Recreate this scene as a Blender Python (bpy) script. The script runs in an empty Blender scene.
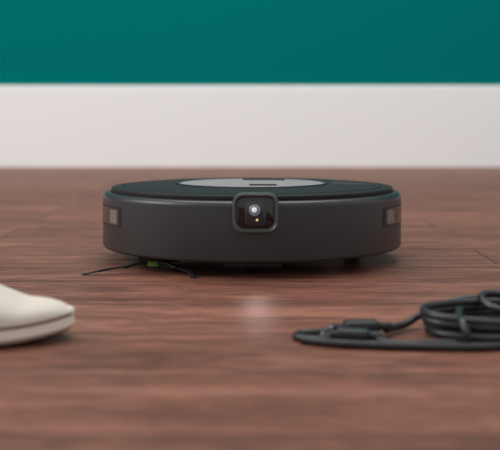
import bpy, bmesh, math, random
from mathutils import Vector, Matrix
random.seed(3)
S=bpy.context.scene
S.view_settings.view_transform='Standard'
S.view_settings.look='None'
COL=S.collection

# ---------------- helpers ----------------
def mat(name,col,rough=0.5,metal=0.0,spec=0.5,coat=0.0,emit=None,es=0.0,bump=0.0,bscale=400,var=0.0,trans=0.0):
    m=bpy.data.materials.new(name); m.use_nodes=True
    nt=m.node_tree; b=nt.nodes['Principled BSDF']
    b.inputs['Base Color'].default_value=(*col,1); b.inputs['Roughness'].default_value=rough
    b.inputs['Metallic'].default_value=metal; b.inputs['Specular IOR Level'].default_value=spec
    b.inputs['Coat Weight'].default_value=coat; b.inputs['Coat Roughness'].default_value=0.12
    b.inputs['Transmission Weight'].default_value=trans
    if emit: b.inputs['Emission Color'].default_value=(*emit,1); b.inputs['Emission Strength'].default_value=es
    tc=nt.nodes.new('ShaderNodeTexCoord'); n=nt.nodes.new('ShaderNodeTexNoise')
    n.inputs['Scale'].default_value=bscale; n.inputs['Detail'].default_value=4
    nt.links.new(tc.outputs['Object'],n.inputs['Vector'])
    if bump>0:
        bp=nt.nodes.new('ShaderNodeBump'); bp.inputs['Strength'].default_value=bump; bp.inputs['Distance'].default_value=0.0005
        nt.links.new(n.outputs['Fac'],bp.inputs['Height']); nt.links.new(bp.outputs['Normal'],b.inputs['Normal'])
    if var>0:
        r=nt.nodes.new('ShaderNodeValToRGB')
        r.color_ramp.elements[0].position=.3; r.color_ramp.elements[1].position=.7
        r.color_ramp.elements[0].color=(*[c*(1-var) for c in col],1); r.color_ramp.elements[1].color=(*[min(1,c*(1+var)) for c in col],1)
        nt.links.new(n.outputs['Fac'],r.inputs['Fac']); nt.links.new(r.outputs['Color'],b.inputs['Base Color'])
    return m
def finish(name,bm,material,parent=None,angle=35,smooth=True):
    bmesh.ops.recalc_face_normals(bm,faces=bm.faces[:])
    for f in bm.faces: f.smooth=smooth
    for e in bm.edges:
        if len(e.link_faces)==2 and e.calc_face_angle(0)>math.radians(angle): e.smooth=False
    me=bpy.data.meshes.new(name); bm.to_mesh(me); bm.free()
    ms=material if isinstance(material,list) else [material]
    for m in ms: me.materials.append(m)
    o=bpy.data.objects.new(name,me); COL.objects.link(o)
    if parent: o.parent=parent
    return o
def empty(name,loc=(0,0,0)):
    o=bpy.data.objects.new(name,None); o.location=loc; o.empty_display_size=.05; COL.objects.link(o); return o
def lathe(name,prof,material,parent=None,segs=160,a0=0,a1=360,closed=False,angle=35):
    bm=bmesh.new(); full=abs(a1-a0)>=360; n=segs if full else segs+1; rings=[]
    for i in range(n):
        a=math.radians(a0+(a1-a0)*i/segs)
        rings.append([bm.verts.new((r*math.cos(a),r*math.sin(a),z)) for r,z in prof])
    m=len(prof)
    for i in range(segs):
        A=rings[i]; B=rings[(i+1)%n]
        for j in range(m if closed else m-1):
            k=(j+1)%m
            try: bm.faces.new((A[j],B[j],B[k],A[k]))
            except ValueError: pass
    if not full and closed:
        bm.faces.new(rings[0]); bm.faces.new(rings[-1])
    bmesh.ops.remove_doubles(bm,verts=bm.verts[:],dist=1e-6)
    return finish(name,bm,material,parent,angle)
def box(name,size,loc,material,parent=None,bevel=0.001,rot=(0,0,0),seg=3):
    bm=bmesh.new(); bmesh.ops.create_cube(bm,size=1)
    bmesh.ops.scale(bm,vec=size,verts=bm.verts[:])
    if bevel: bmesh.ops.bevel(bm,geom=bm.edges[:],offset=bevel,segments=seg,profile=.5,affect='EDGES')
    o=finish(name,bm,material,parent,60); o.location=loc; o.rotation_euler=rot; return o
def rrect(w,h,r,n=8):
    pts=[]
    for cx,cz,a in ((w/2-r,h/2-r,0),(-w/2+r,h/2-r,90),(-w/2+r,-h/2+r,180),(w/2-r,-h/2+r,270)):
        for i in range(n+1):
            t=math.radians(a+90*i/n); pts.append((cx+r*math.cos(t),cz+r*math.sin(t)))
    return pts
def loftrr(name,layers,material,parent,cap_last=True,cap_first=False):
    bm=bmesh.new(); R=[]
    for w,h,r,y in layers: R.append([bm.verts.new((x,y,z)) for x,z in rrect(w,h,r)])
    for a,b in zip(R,R[1:]):
        for i in range(len(a)):
            k=(i+1)%len(a); bm.faces.new((a[i],a[k],b[k],b[i]))
    if cap_last: bm.faces.new(R[-1])
    if cap_first: bm.faces.new(R[0])
    return finish(name,bm,material,parent,40)
def tube(name,pts,rad,material,parent=None,taper=None,cyclic=False):
    cu=bpy.data.curves.new(name,'CURVE'); cu.dimensions='3D'; cu.bevel_depth=rad; cu.bevel_resolution=4; cu.resolution_u=10; cu.use_fill_caps=True
    sp=cu.splines.new('BEZIER'); sp.bezier_points.add(len(pts)-1)
    for i,(bp,p) in enumerate(zip(sp.bezier_points,pts)):
        bp.co=p; bp.handle_left_type=bp.handle_right_type='AUTO'; bp.radius=taper[i] if taper else 1
    sp.use_cyclic_u=cyclic
    cu.materials.append(material)
    o=bpy.data.objects.new(name,cu); COL.objects.link(o)
    if parent: o.parent=parent
    return o

# ---------------- room ----------------
def floor_mat():
    m=bpy.data.materials.new('walnut_boards'); m.use_nodes=True; nt=m.node_tree; N=nt.nodes; L=nt.links; b=N['Principled BSDF']
    tc=N.new('ShaderNodeTexCoord')
    mp=N.new('ShaderNodeMapping'); mp.inputs['Location'].default_value=(.33,.036,0); L.new(tc.outputs['Object'],mp.inputs['Vector'])
    br=N.new('ShaderNodeTexBrick'); br.inputs['Scale'].default_value=1; br.inputs['Brick Width'].default_value=.95; br.inputs['Row Height'].default_value=.125
    br.inputs['Mortar Size'].default_value=.0014; br.inputs['Mortar Smooth'].default_value=.3; br.offset=.37; br.offset_frequency=3
    br.inputs['Color1'].default_value=(0,0,0,1); br.inputs['Color2'].default_value=(1,1,1,1); br.inputs['Mortar'].default_value=(.5,.5,.5,1); br.inputs['Bias'].default_value=0
    L.new(mp.outputs[0],br.inputs['Vector'])
    sc=N.new('ShaderNodeVectorMath'); sc.operation='MULTIPLY'; sc.inputs[1].default_value=(7,3,5); L.new(br.outputs['Color'],sc.inputs[0])
    ad=N.new('ShaderNodeVectorMath'); ad.operation='ADD'; L.new(tc.outputs['Object'],ad.inputs[0]); L.new(sc.outputs[0],ad.inputs[1])
    m2=N.new('ShaderNodeMapping'); m2.inputs['Scale'].default_value=(3.6,22,1); L.new(ad.outputs[0],m2.inputs['Vector'])
    n1=N.new('ShaderNodeTexNoise'); n1.inputs['Scale'].default_value=1.6; n1.inputs['Detail'].default_value=9; n1.inputs['Roughness'].default_value=.68; n1.inputs['Distortion'].default_value=.9
    L.new(m2.outputs[0],n1.inputs['Vector'])
    m3=N.new('ShaderNodeMapping'); m3.inputs['Scale'].default_value=(26,260,1); L.new(ad.outputs[0],m3.inputs['Vector'])
    n2=N.new('ShaderNodeTexNoise'); n2.inputs['Scale'].default_value=1.5; n2.inputs['Detail'].default_value=4; L.new(m3.outputs[0],n2.inputs['Vector'])
    r1=N.new('ShaderNodeValToRGB'); e=r1.color_ramp.elements; e[0].position=.34; e[0].color=(.135,.050,.032,1); e[1].position=.66; e[1].color=(.335,.150,.099,1)
    x=e.new(.5); x.color=(.222,.091,.059,1)
    L.new(n1.outputs['Fac'],r1.inputs['Fac'])
    r2=N.new('ShaderNodeValToRGB'); e=r2.color_ramp.elements; e[0].position=.38; e[0].color=(.48,.46,.46,1); e[1].position=.58; e[1].color=(1.08,1.08,1.08,1)
    L.new(n2.outputs['Fac'],r2.inputs['Fac'])
    mx=N.new('ShaderNodeMixRGB'); mx.blend_type='MULTIPLY'; mx.inputs['Fac'].default_value=.8; L.new(r1.outputs[0],mx.inputs[1]); L.new(r2.outputs[0],mx.inputs[2])
    r3=N.new('ShaderNodeValToRGB'); e=r3.color_ramp.elements; e[0].color=(.86,.84,.84,1); e[1].color=(1.11,1.09,1.09,1); L.new(br.outputs['Color'],r3.inputs['Fac'])
    mx2=N.new('ShaderNodeMixRGB'); mx2.blend_type='MULTIPLY'; mx2.inputs['Fac'].default_value=1; L.new(mx.outputs[0],mx2.inputs[1]); L.new(r3.outputs[0],mx2.inputs[2])
    mx3=N.new('ShaderNodeMixRGB'); mx3.inputs[2].default_value=(.04,.018,.013,1); L.new(br.outputs['Fac'],mx3.inputs['Fac']); L.new(mx2.outputs[0],mx3.inputs[1])
    L.new(mx3.outputs[0],b.inputs['Base Color'])
    b.inputs['Roughness'].default_value=.46; b.inputs['Specular IOR Level'].default_value=.2
    bp=N.new('ShaderNodeBump'); bp.inputs['Strength'].default_value=.35; bp.inputs['Distance'].default_value=.0006
    L.new(n2.outputs['Fac'],bp.inputs['Height']); L.new(bp.outputs[0],b.inputs['Normal'])
    return m
WY=2.26
box('floor',(9,7,.05),(0,WY-3.4,-.025),floor_mat(),bevel=0)
teal=mat('teal_wall_paint',(.0,.158,.152),.85,bump=.15,bscale=300,spec=.02)
box('wall_back',(9,.1,2.7),(0,WY+.066,1.35),teal,bevel=0)
white=mat('white_skirting_paint',(.84,.84,.83),.5,spec=.3)
bm=bmesh.new()
prof=[(0,0),(-.016,0),(-.016,.260),(-.013,.265),(-.006,.267),(0,.267)]
L_=[bm.verts.new((-4.5,y,z)) for y,z in prof]; R_=[bm.verts.new((4.5,y,z)) for y,z in prof]
for i in range(len(prof)):
    k=(i+1)%len(prof); bm.faces.new((L_[i],R_[i],R_[k],L_[k]))
bm.faces.new(L_); bm.faces.new(R_)
o=finish('baseboard_back',bm,white,None,30); o.location=(0,WY+.016,0)

# ---------------- robot vacuum ----------------
rv=empty('robot_vacuum',(.0022,0,0)); rv.scale=(.985,.985,.985)
shell=mat('charcoal_shell',(.025,.025,.027),.36,bump=.12,bscale=2500,spec=.5)
shell2=mat('charcoal_rim',(.024,.023,.024),.5,spec=.10)
black=mat('black_plastic',(.006,.006,.007),.5)
gloss=mat('gloss_black',(.004,.004,.005),.08,spec=.6)
gloss2=mat('satin_black',(.006,.006,.007),.35,spec=.3)
disc=mat('brushed_lid',(.26,.255,.26),.55,metal=.0,spec=.10,bump=.1,bscale=900)
frame=mat('camera_frame',(.10,.102,.108),.32,metal=.4)
R=.17
lathe('chassis',[(0,.012),(.128,.012),(.140,.014),(.152,.019),(.160,.024),(.160,.05),(0,.05)],black,rv)
def arc(cx,cz,r,a0,a1,n=6):
    return [(cx+r*math.cos(math.radians(a0+(a1-a0)*i/n)),cz+r*math.sin(math.radians(a0+(a1-a0)*i/n))) for i in range(n+1)]
prof=[(.156,.0165)]+arc(R-.0035,.0195,.0035,-75,0,5)+[(R,.045)]+arc(R-.006,.0715,.006,0,80,8)+[(.1615,.0777),(.1612,.070),(.156,.070)]
lathe('bumper',prof,shell,rv,closed=True,angle=50)
lathe('top_cover',[(.1605,.060),(.1605,.0795)]+arc(.1585,.0805,.0022,0,85,5)+[(.150,.0836),(.1495,.0828),(.1475,.0828),(.147,.0838),(.120,.0850),(.0875,.0856),(.087,.0846),(.0,.0846)],shell2,rv,angle=40)
lathe('lid_ring',[(.0868,.0842),(.0868,.0862),(.0855,.0868),(.0840,.0862),(.0838,.0842)],gloss2,rv)
lathe('lid_disc',[(.0836,.0845),(.0832,.0858),(.081,.0862),(.03,.0866),(.0,.0866)],disc,rv)
bt=box('lid_button',(.030,.010,.0012),(.012,-.052,.0870),gloss2,rv,.0005)
box('lid_handle',(.05,.012,.0015),(.014,.05,.0871),gloss2,rv,.0007)
mk=mat('pale_print',(.16,.16,.165),.5)
box('plain_mark',(.040,.004,.0004),(.112,-.008,.0855),mk,rv,.0001,rot=(0,.02,-.2))
lathe('seam_ring',[(.1617,.0735),(.1632,.0772),(.1615,.0776)],gloss,rv)
def patch(name,r,a0,a1,z0,z1,m,th=.0006,n=20,cr=.002):
    bm=bmesh.new(); W=math.radians(a1-a0)*r; H=z1-z0
    ac=math.radians((a0+a1)/2); zc=(z0+z1)/2
    def w(x,z,rr): a=ac+x/r; return (rr*math.cos(a),rr*math.sin(a),zc+z)
    cols=[]
    xs=sorted(set([round(-W/2+W*i/n,6) for i in range(n+1)]))
    for x in xs:
        dx=abs(x)-(W/2-cr); hh=H/2
        if dx>0: hh=H/2-cr+math.sqrt(max(0,cr*cr-dx*dx))
        cols.append((x,hh))
    F=[];B=[]
    for x,hh in cols:
        F.append([bm.verts.new(w(x,s*hh,r+th)) for s in (-1,1)])
        B.append([bm.verts.new(w(x,s*hh,r-.002)) for s in (-1,1)])
    for i in range(len(cols)-1):
        bm.faces.new((F[i][0],F[i+1][0],F[i+1][1],F[i][1]))
        bm.faces.new((F[i][0],F[i+1][0],B[i+1][0],B[i][0]))
        bm.faces.new((F[i][1],F[i+1][1],B[i+1][1],B[i][1]))
    for i in (0,-1): bm.faces.new((F[i][0],F[i][1],B[i][1],B[i][0]))
    return finish(name,bm,m,rv,40)
win=mat('sensor_window',(.06,.048,.045),.2,spec=.5)
wl=mat('sensor_window_pale',(.19,.17,.162),.25)
for s,n in ((-1,'left'),(1,'right')):
    def A(t): return -90+s*t
    def rng(a,b): return (min(A(a),A(b)),max(A(a),A(b)))
    patch('sensor_frame_'+n,R,*rng(54.5,80),.0440,.0655,black,.0004)
    patch('sensor_glass_'+n,R,*rng(56,78.5),.0458,.0637,win,.0008)
    patch('sensor_pale_'+n,R,*rng(57.5,64),.0475,.062,wl,.0010,cr=.001)  # paler part of the sensor window, plain colour
cam=empty('camera_module'); cam.parent=rv; cam.location=(.0032,-.1745,.0665)
loftrr('module_frame',[(.0460,.0395,.0105,.012),(.0460,.0395,.0105,.001),(.0447,.0382,.0099,-.0008),(.0415,.0350,.0085,-.0012),(.0365,.0310,.0075,.0012),(.0360,.0305,.007,.002)],frame,cam,cap_last=False)
loftrr('module_face',[(.0367,.0312,.007,.004),(.0365,.0310,.007,.0016),(.0350,.0295,.0065,.0012)],gloss,cam)
loftrr('lens_plate',[(.0210,.0250,.004,.0015),(.0210,.0250,.004,.0002),(.0200,.0240,.0035,-.0002)],mat('lens_plate',(.028,.028,.031),.3),cam)
def dome(name,r,h,loc,m,rings=10):
    bm=bmesh.new(); prev=None
    for i in range(rings+1):
        t=i/rings*math.pi/2; rr=r*math.cos(t); y=-h*math.sin(t)
        if i==rings: ring=[bm.verts.new((0,y,0))]
        else: ring=[bm.verts.new((rr*math.cos(2*math.pi*k/32),y,rr*math.sin(2*math.pi*k/32))) for k in range(32)]
        if prev:
            for k in range(32):
                if len(ring)==1: bm.faces.new((prev[k],prev[(k+1)%32],ring[0]))
                else: bm.faces.new((prev[k],prev[(k+1)%32],ring[(k+1)%32],ring[k]))
        prev=ring
    o=finish(name,bm,m,cam,60); o.location=loc; return o
dome('lens_barrel',.0082,.0012,(-.0008,-.0001,.003),mat('lens_barrel',(.035,.04,.048),.2))
dome('lens',.0058,.0022,(-.0008,-.001,.003),mat('lens_glass',(.10,.12,.15),.1,spec=.8,coat=1,emit=(.55,.62,.75),es=.10))  # bluish shine of the lens put in as weak emission
dome('lens_glint',.0026,.0012,(-.0012,-.0029,.0034),mat('lens_glint',(.7,.75,.8),.3,emit=(.9,.95,1),es=.35))  # glint on the lens, modelled as a small glowing dome
dome('status_led',.0013,.0008,(.0015,-.0004,-.0068),mat('status_led',(.7,.5,.3),.3,emit=(1,.7,.4),es=.45))
for s in (-1,1):
    bm=bmesh.new(); bmesh.ops.create_cone(bm,cap_ends=True,segments=40,radius1=.034,radius2=.034,depth=.022)
    bmesh.ops.bevel(bm,geom=[e for e in bm.edges if e.calc_face_angle(0)>1],offset=.003,segments=3,affect='EDGES')
    o=finish('drive_wheel_%s'%('l' if s<0 else 'r'),bm,mat('tyre',(.01,.01,.01),.8,bump=.5,bscale=300),rv); o.rotation_euler=(0,math.pi/2,0); o.location=(s*.115,.0,.0341)
bm=bmesh.new(); bmesh.ops.create_uvsphere(bm,u_segments=24,v_segments=16,radius=.012)
o=finish('caster_wheel',bm,black,rv); o.location=(0,-.125,.0121)
box('caster_housing',(.06,.03,.008),(0,-.135,.012),black,rv,.003)
green=mat('green_rubber',(.09,.27,.03),.5)
box('brush_bracket',(.17,.05,.012),(0,-.035,.011),black,rv,.003)
for k,y in enumerate((-.045,-.025)):
    bm=bmesh.new(); bmesh.ops.create_cone(bm,cap_ends=True,segments=12,radius1=.009,radius2=.009,depth=.16)
    o=finish('brush_roll_%d'%k,bm,green,rv); o.rotation_euler=(0,math.pi/2,0); o.location=(0,y,.0105)
sb=Vector((-.102,-.108,0))
bm=bmesh.new(); bmesh.ops.create_cone(bm,cap_ends=True,segments=32,radius1=.009,radius2=.010,depth=.007)
o=finish('side_brush_hub',bm,green,rv); o.location=(sb.x,sb.y,.0095)
bm=bmesh.new(); bmesh.ops.create_cone(bm,cap_ends=True,segments=32,radius1=.016,radius2=.020,depth=.005)
o=finish('side_brush_socket',bm,black,rv); o.location=(sb.x,sb.y,.0145)
for k,(ang,ln) in enumerate(((204,.078),(-48,.070),(75,.07))):
    a=math.radians(ang)
    d=Vector((math.cos(a),math.sin(a),0)); p=Vector((-d.y,d.x,0))
    tube('side_brush_arm_%d'%k,[sb+d*.004+Vector((0,0,.009)),sb+d*.015+Vector((0,0,.0105)),sb+d*.034+p*.002+Vector((0,0,.0065))],.0028,black,rv,taper=[1.2,1.1,.8])
    for j in range(7):
        off=(j-3)*.0007
        tube('bristle_%d_%d'%(k,j),[sb+d*.030+p*(.002+off*.4)+Vector((0,0,.0070)),sb+d*(ln*.72)+p*(.005+off)+Vector((0,0,.0040+.0003*j)),sb+d*(ln-.001*abs(j-3))+p*(-.002+off*1.3)+Vector((0,0,.0010))],.0007,black,rv)

# ---------------- shoe ----------------
shoe=empty('sneaker',(-.1275,-.440,0)); shoe.rotation_euler=(0,0,math.radians(5))
canvas=mat('cream_canvas',(.68,.62,.54),.85,bump=.4,bscale=1500,var=.05)
sole=mat('cream_rubber',(.74,.67,.58),.6)
tan=mat('tan_welt',(.20,.12,.075),.7)
tread=mat('dark_tread',(.03,.02,.018),.8)
LN=.27
def hw(t):
    if t<.30: return .045*math.sin(min(1,(t/.30))*math.pi/2)**.55 if t>0 else 0
    if t<.6: return .045-.010*(0.5-0.5*math.cos((t-.3)/.3*math.pi))
    if t<.85: return .035+.001*math.sin((t-.6)/.25*math.pi/2)
    return .036*math.sqrt(max(0,1-((t-.85)/.15)**2))**.8 if t<1 else 0
def cy(t): return .006*math.sin(t*math.pi)
def spring(t): return .005*max(0,1-t/.22)**2
ts=[0.5-0.5*math.cos(math.pi*i/48) for i in range(49)]
def slab(name,z0,z1,g0,g1,m):
    bm=bmesh.new(); rows=[]
    for t in ts:
        w=max(hw(t),.0008); x=-t*LN
        xo0=x+(.5-t)*2*g0; xo1=x+(.5-t)*2*g1; s=spring(t)
        rows.append([bm.verts.new((xo0,cy(t)-(w+g0),z0+s)),bm.verts.new((xo1,cy(t)-(w+g1),z1+s)),bm.verts.new((xo1,cy(t)+(w+g1),z1+s)),bm.verts.new((xo0,cy(t)+(w+g0),z0+s))])
    for a,b in zip(rows,rows[1:]):
        for j in range(4):
            k=(j+1)%4; bm.faces.new((a[j],b[j],b[k],a[k]))
    bm.faces.new(rows[0]); bm.faces.new(rows[-1])
    return finish(name,bm,m,shoe,50)
slab('outsole',.0,.003,-.004,-.001,tread)
slab('midsole_low',.0025,.006,-.001,.0015,sole)
slab('midsole',.006,.0125,.0015,.001,sole)
slab('welt',.0125,.0148,.0012,.0010,tan)
Z0=.0128
def ht(t):
    if t<.12: return .016+.009*math.sin(t/.12*math.pi/2)
    if t<.30: return .025+.022*((t-.12)/.18)
    if t<.55: return .047+.045*((t-.3)/.25)**1.1
    return .092-.012*math.sin((t-.55)/.45*math.pi)+.008*(t-.55)
bm=bmesh.new(); rows=[]; NU=24
for t in ts:
    w=max(hw(t)-.001,.0006); H=max(.003,(ht(t)-Z0)*(min(1,t/.03)**.5 if t<.03 else 1)); x=-t*LN; row=[]
    opn=t>.48 and t<.97
    for j in range(NU+1):
        u=-1+2*j/NU; a=u*math.pi/2
        yy=w*math.sin(a)
        zz=H*max(0,math.cos(a))**.62
        if opn: yy=(1 if u>0 else -1 if u<0 else 0)*w*(abs(math.sin(a))**.5)*(1-.22*max(0,math.cos(a)))
        row.append(bm.verts.new((x,cy(t)+yy,Z0+zz+spring(t))))
    rows.append((row,opn))
for (a,oa),(b,ob) in zip(rows,rows[1:]):
    for j in range(NU):
        if oa and ob and 8<=j<NU-8: continue
        bm.faces.new((a[j],a[j+1],b[j+1],b[j]))
up=finish('upper',bm,canvas,shoe,80)
sm=up.modifiers.new('thick','SOLIDIFY'); sm.thickness=.002; sm.offset=-1
sd=up.modifiers.new('sub','SUBSURF'); sd.levels=1; sd.render_levels=1
box('tongue',(.07,.038,.004),(-.135,.004,.088),canvas,shoe,.0018,rot=(0,math.radians(28),0))
for k in range(5):
    x=-.082-.011*k; z=ht(-x/LN)
    tube('lace_%d'%k,[(x+.004,-.018,z-.005),(x,.004,z+.004),(x-.004,.026,z-.005)],.0022,sole,shoe)

# ---------------- cable ----------------
cb=empty('charging_cable',(.12,-.42,0))
def W(p): return (p[0]-.12,p[1]+.42,p[2])
cbl=mat('black_cable',(.009,.009,.011),.38,spec=.5)
plug=mat('plug_plastic',(.014,.014,.016),.35)
metal=mat('plug_metal',(.45,.45,.47),.3,metal=1)
r=.0028
tube('cable_lead_a',[W(p) for p in [(.062,-.452,.004),(.050,-.462,.0035),(.036,-.455,.0028),(.033,-.445,.0028),(.042,-.437,.0028),(.058,-.441,.005)]],r,cbl,cb)
tube('cable_lead_b',[W(p) for p in [(.098,-.436,.005),(.106,-.424,.004),(.116,-.414,.005),(.126,-.406,.009),(.143,-.400,.016),(.175,-.396,.021),(.205,-.400,.020),(.235,-.42,.010),(.25,-.45,.0030)]],r,cbl,cb)
tube('cable_lead_c',[W(p) for p in [(.088,-.470,.004),(.104,-.478,.003),(.125,-.474,.003),(.15,-.474,.003),(.18,-.47,.003),(.22,-.46,.003)]],r,cbl,cb)
tube('cable_lead_d',[W(p) for p in [(.036,-.462,.0029),(.06,-.474,.0029),(.085,-.480,.0029),(.115,-.484,.0029),(.15,-.486,.0029),(.19,-.478,.0029)]],r,cbl,cb)
def plugat(n,x,y,z,rz,L=.022):
    g=empty(n,W((x,y,z))); g.parent=cb; g.rotation_euler=(0,0,rz)
    box('plug_body',(L,.013,.009),(0,0,0),plug,g,.0025)
    box('strain_relief',(.010,.007,.006),(L/2+.004,0,0),plug,g,.002)
    box('plug_shell',(.009,.008,.0035),(-L/2-.004,0,0),plug,g,.0008)
    box('plug_contact',(.004,.006,.0025),(-L/2-.0085,0,0),metal,g,.0005)
plugat('usb_plug',.080,-.440,.0080,.12,.026)
plugat('micro_plug',.072,-.460,.0060,-.25,.024)
pts=[]; turns=5
for i in range(turns*12):
    a=2*math.pi*i/12; k=i/12
    rx=.052+.0045*k+.003*math.sin(k*2.9)+random.uniform(-.0012,.0012); ry=.030+.008*abs(math.sin(k*1.9))
    cx=.182+.003*k; cyy=-.440+.005*math.cos(k*2.7)
    z=.0030+.0030*k+.0022*(1+math.sin(a+2.4+.5*math.sin(k)))*(.4+.2*k)
    pts.append(W((cx+rx*math.cos(a+2.4),cyy+ry*math.sin(a+2.4),max(.0029,z))))
pts.append(W((.262,-.455,.008))); pts.append(W((.275,-.470,.0029)))
tube('cable_coil',pts,r,cbl,cb)
tie=tube('cable_tie',[W(p) for p in [(.150,-.480,.0035),(.147,-.480,.013),(.146,-.460,.019),(.150,-.445,.021)]],.0028,plug,cb)

# ---------------- light ----------------
w=bpy.data.worlds.new('world'); S.world=w; w.use_nodes=True
w.node_tree.nodes['Background'].inputs[0].default_value=(.98,.985,1,1); w.node_tree.nodes['Background'].inputs[1].default_value=.68
def area(n,loc,tgt,sx,sy,p,c=(1,1,1)):
    l=bpy.data.lights.new(n,'AREA'); l.shape='RECTANGLE'; l.size=sx; l.size_y=sy; l.energy=p; l.color=c
    o=bpy.data.objects.new(n,l); COL.objects.link(o); o.location=loc
    o.rotation_euler=(Vector(tgt)-Vector(loc)).to_track_quat('-Z','Y').to_euler(); return o
area('window_light',(-2.6,-.3,1.7),(0,.3,0),1.6,1.4,47,(1,.98,.96))
area('ceiling_light',(0,.8,2.5),(0,.8,0),2.4,1.6,46,(1,.985,.96))
l=bpy.data.lights.new('robot_headlight','SPOT'); l.energy=.055; l.spot_size=math.radians(34); l.spot_blend=1; l.shadow_soft_size=.003; l.color=(1,.82,.82)
o=bpy.data.objects.new('robot_headlight',l); COL.objects.link(o); o.parent=rv; o.location=(.004,-.185,.055)
o.rotation_euler=(Vector((.010,-.305,0))-Vector((.004,-.185,.055))).to_track_quat('-Z','Y').to_euler()

# ---------------- camera ----------------
c=bpy.data.cameras.new('cam'); co=bpy.data.objects.new('cam',c); COL.objects.link(co)
co.location=(0,-1.2,.157); co.rotation_euler=(math.pi/2,0,0)
c.sensor_width=36; c.lens=1058/500*36; c.shift_y=-(225-119)/500; c.clip_start=.02
c.dof.use_dof=True; c.dof.focus_distance=1.05; c.dof.aperture_fstop=7
S.camera=co
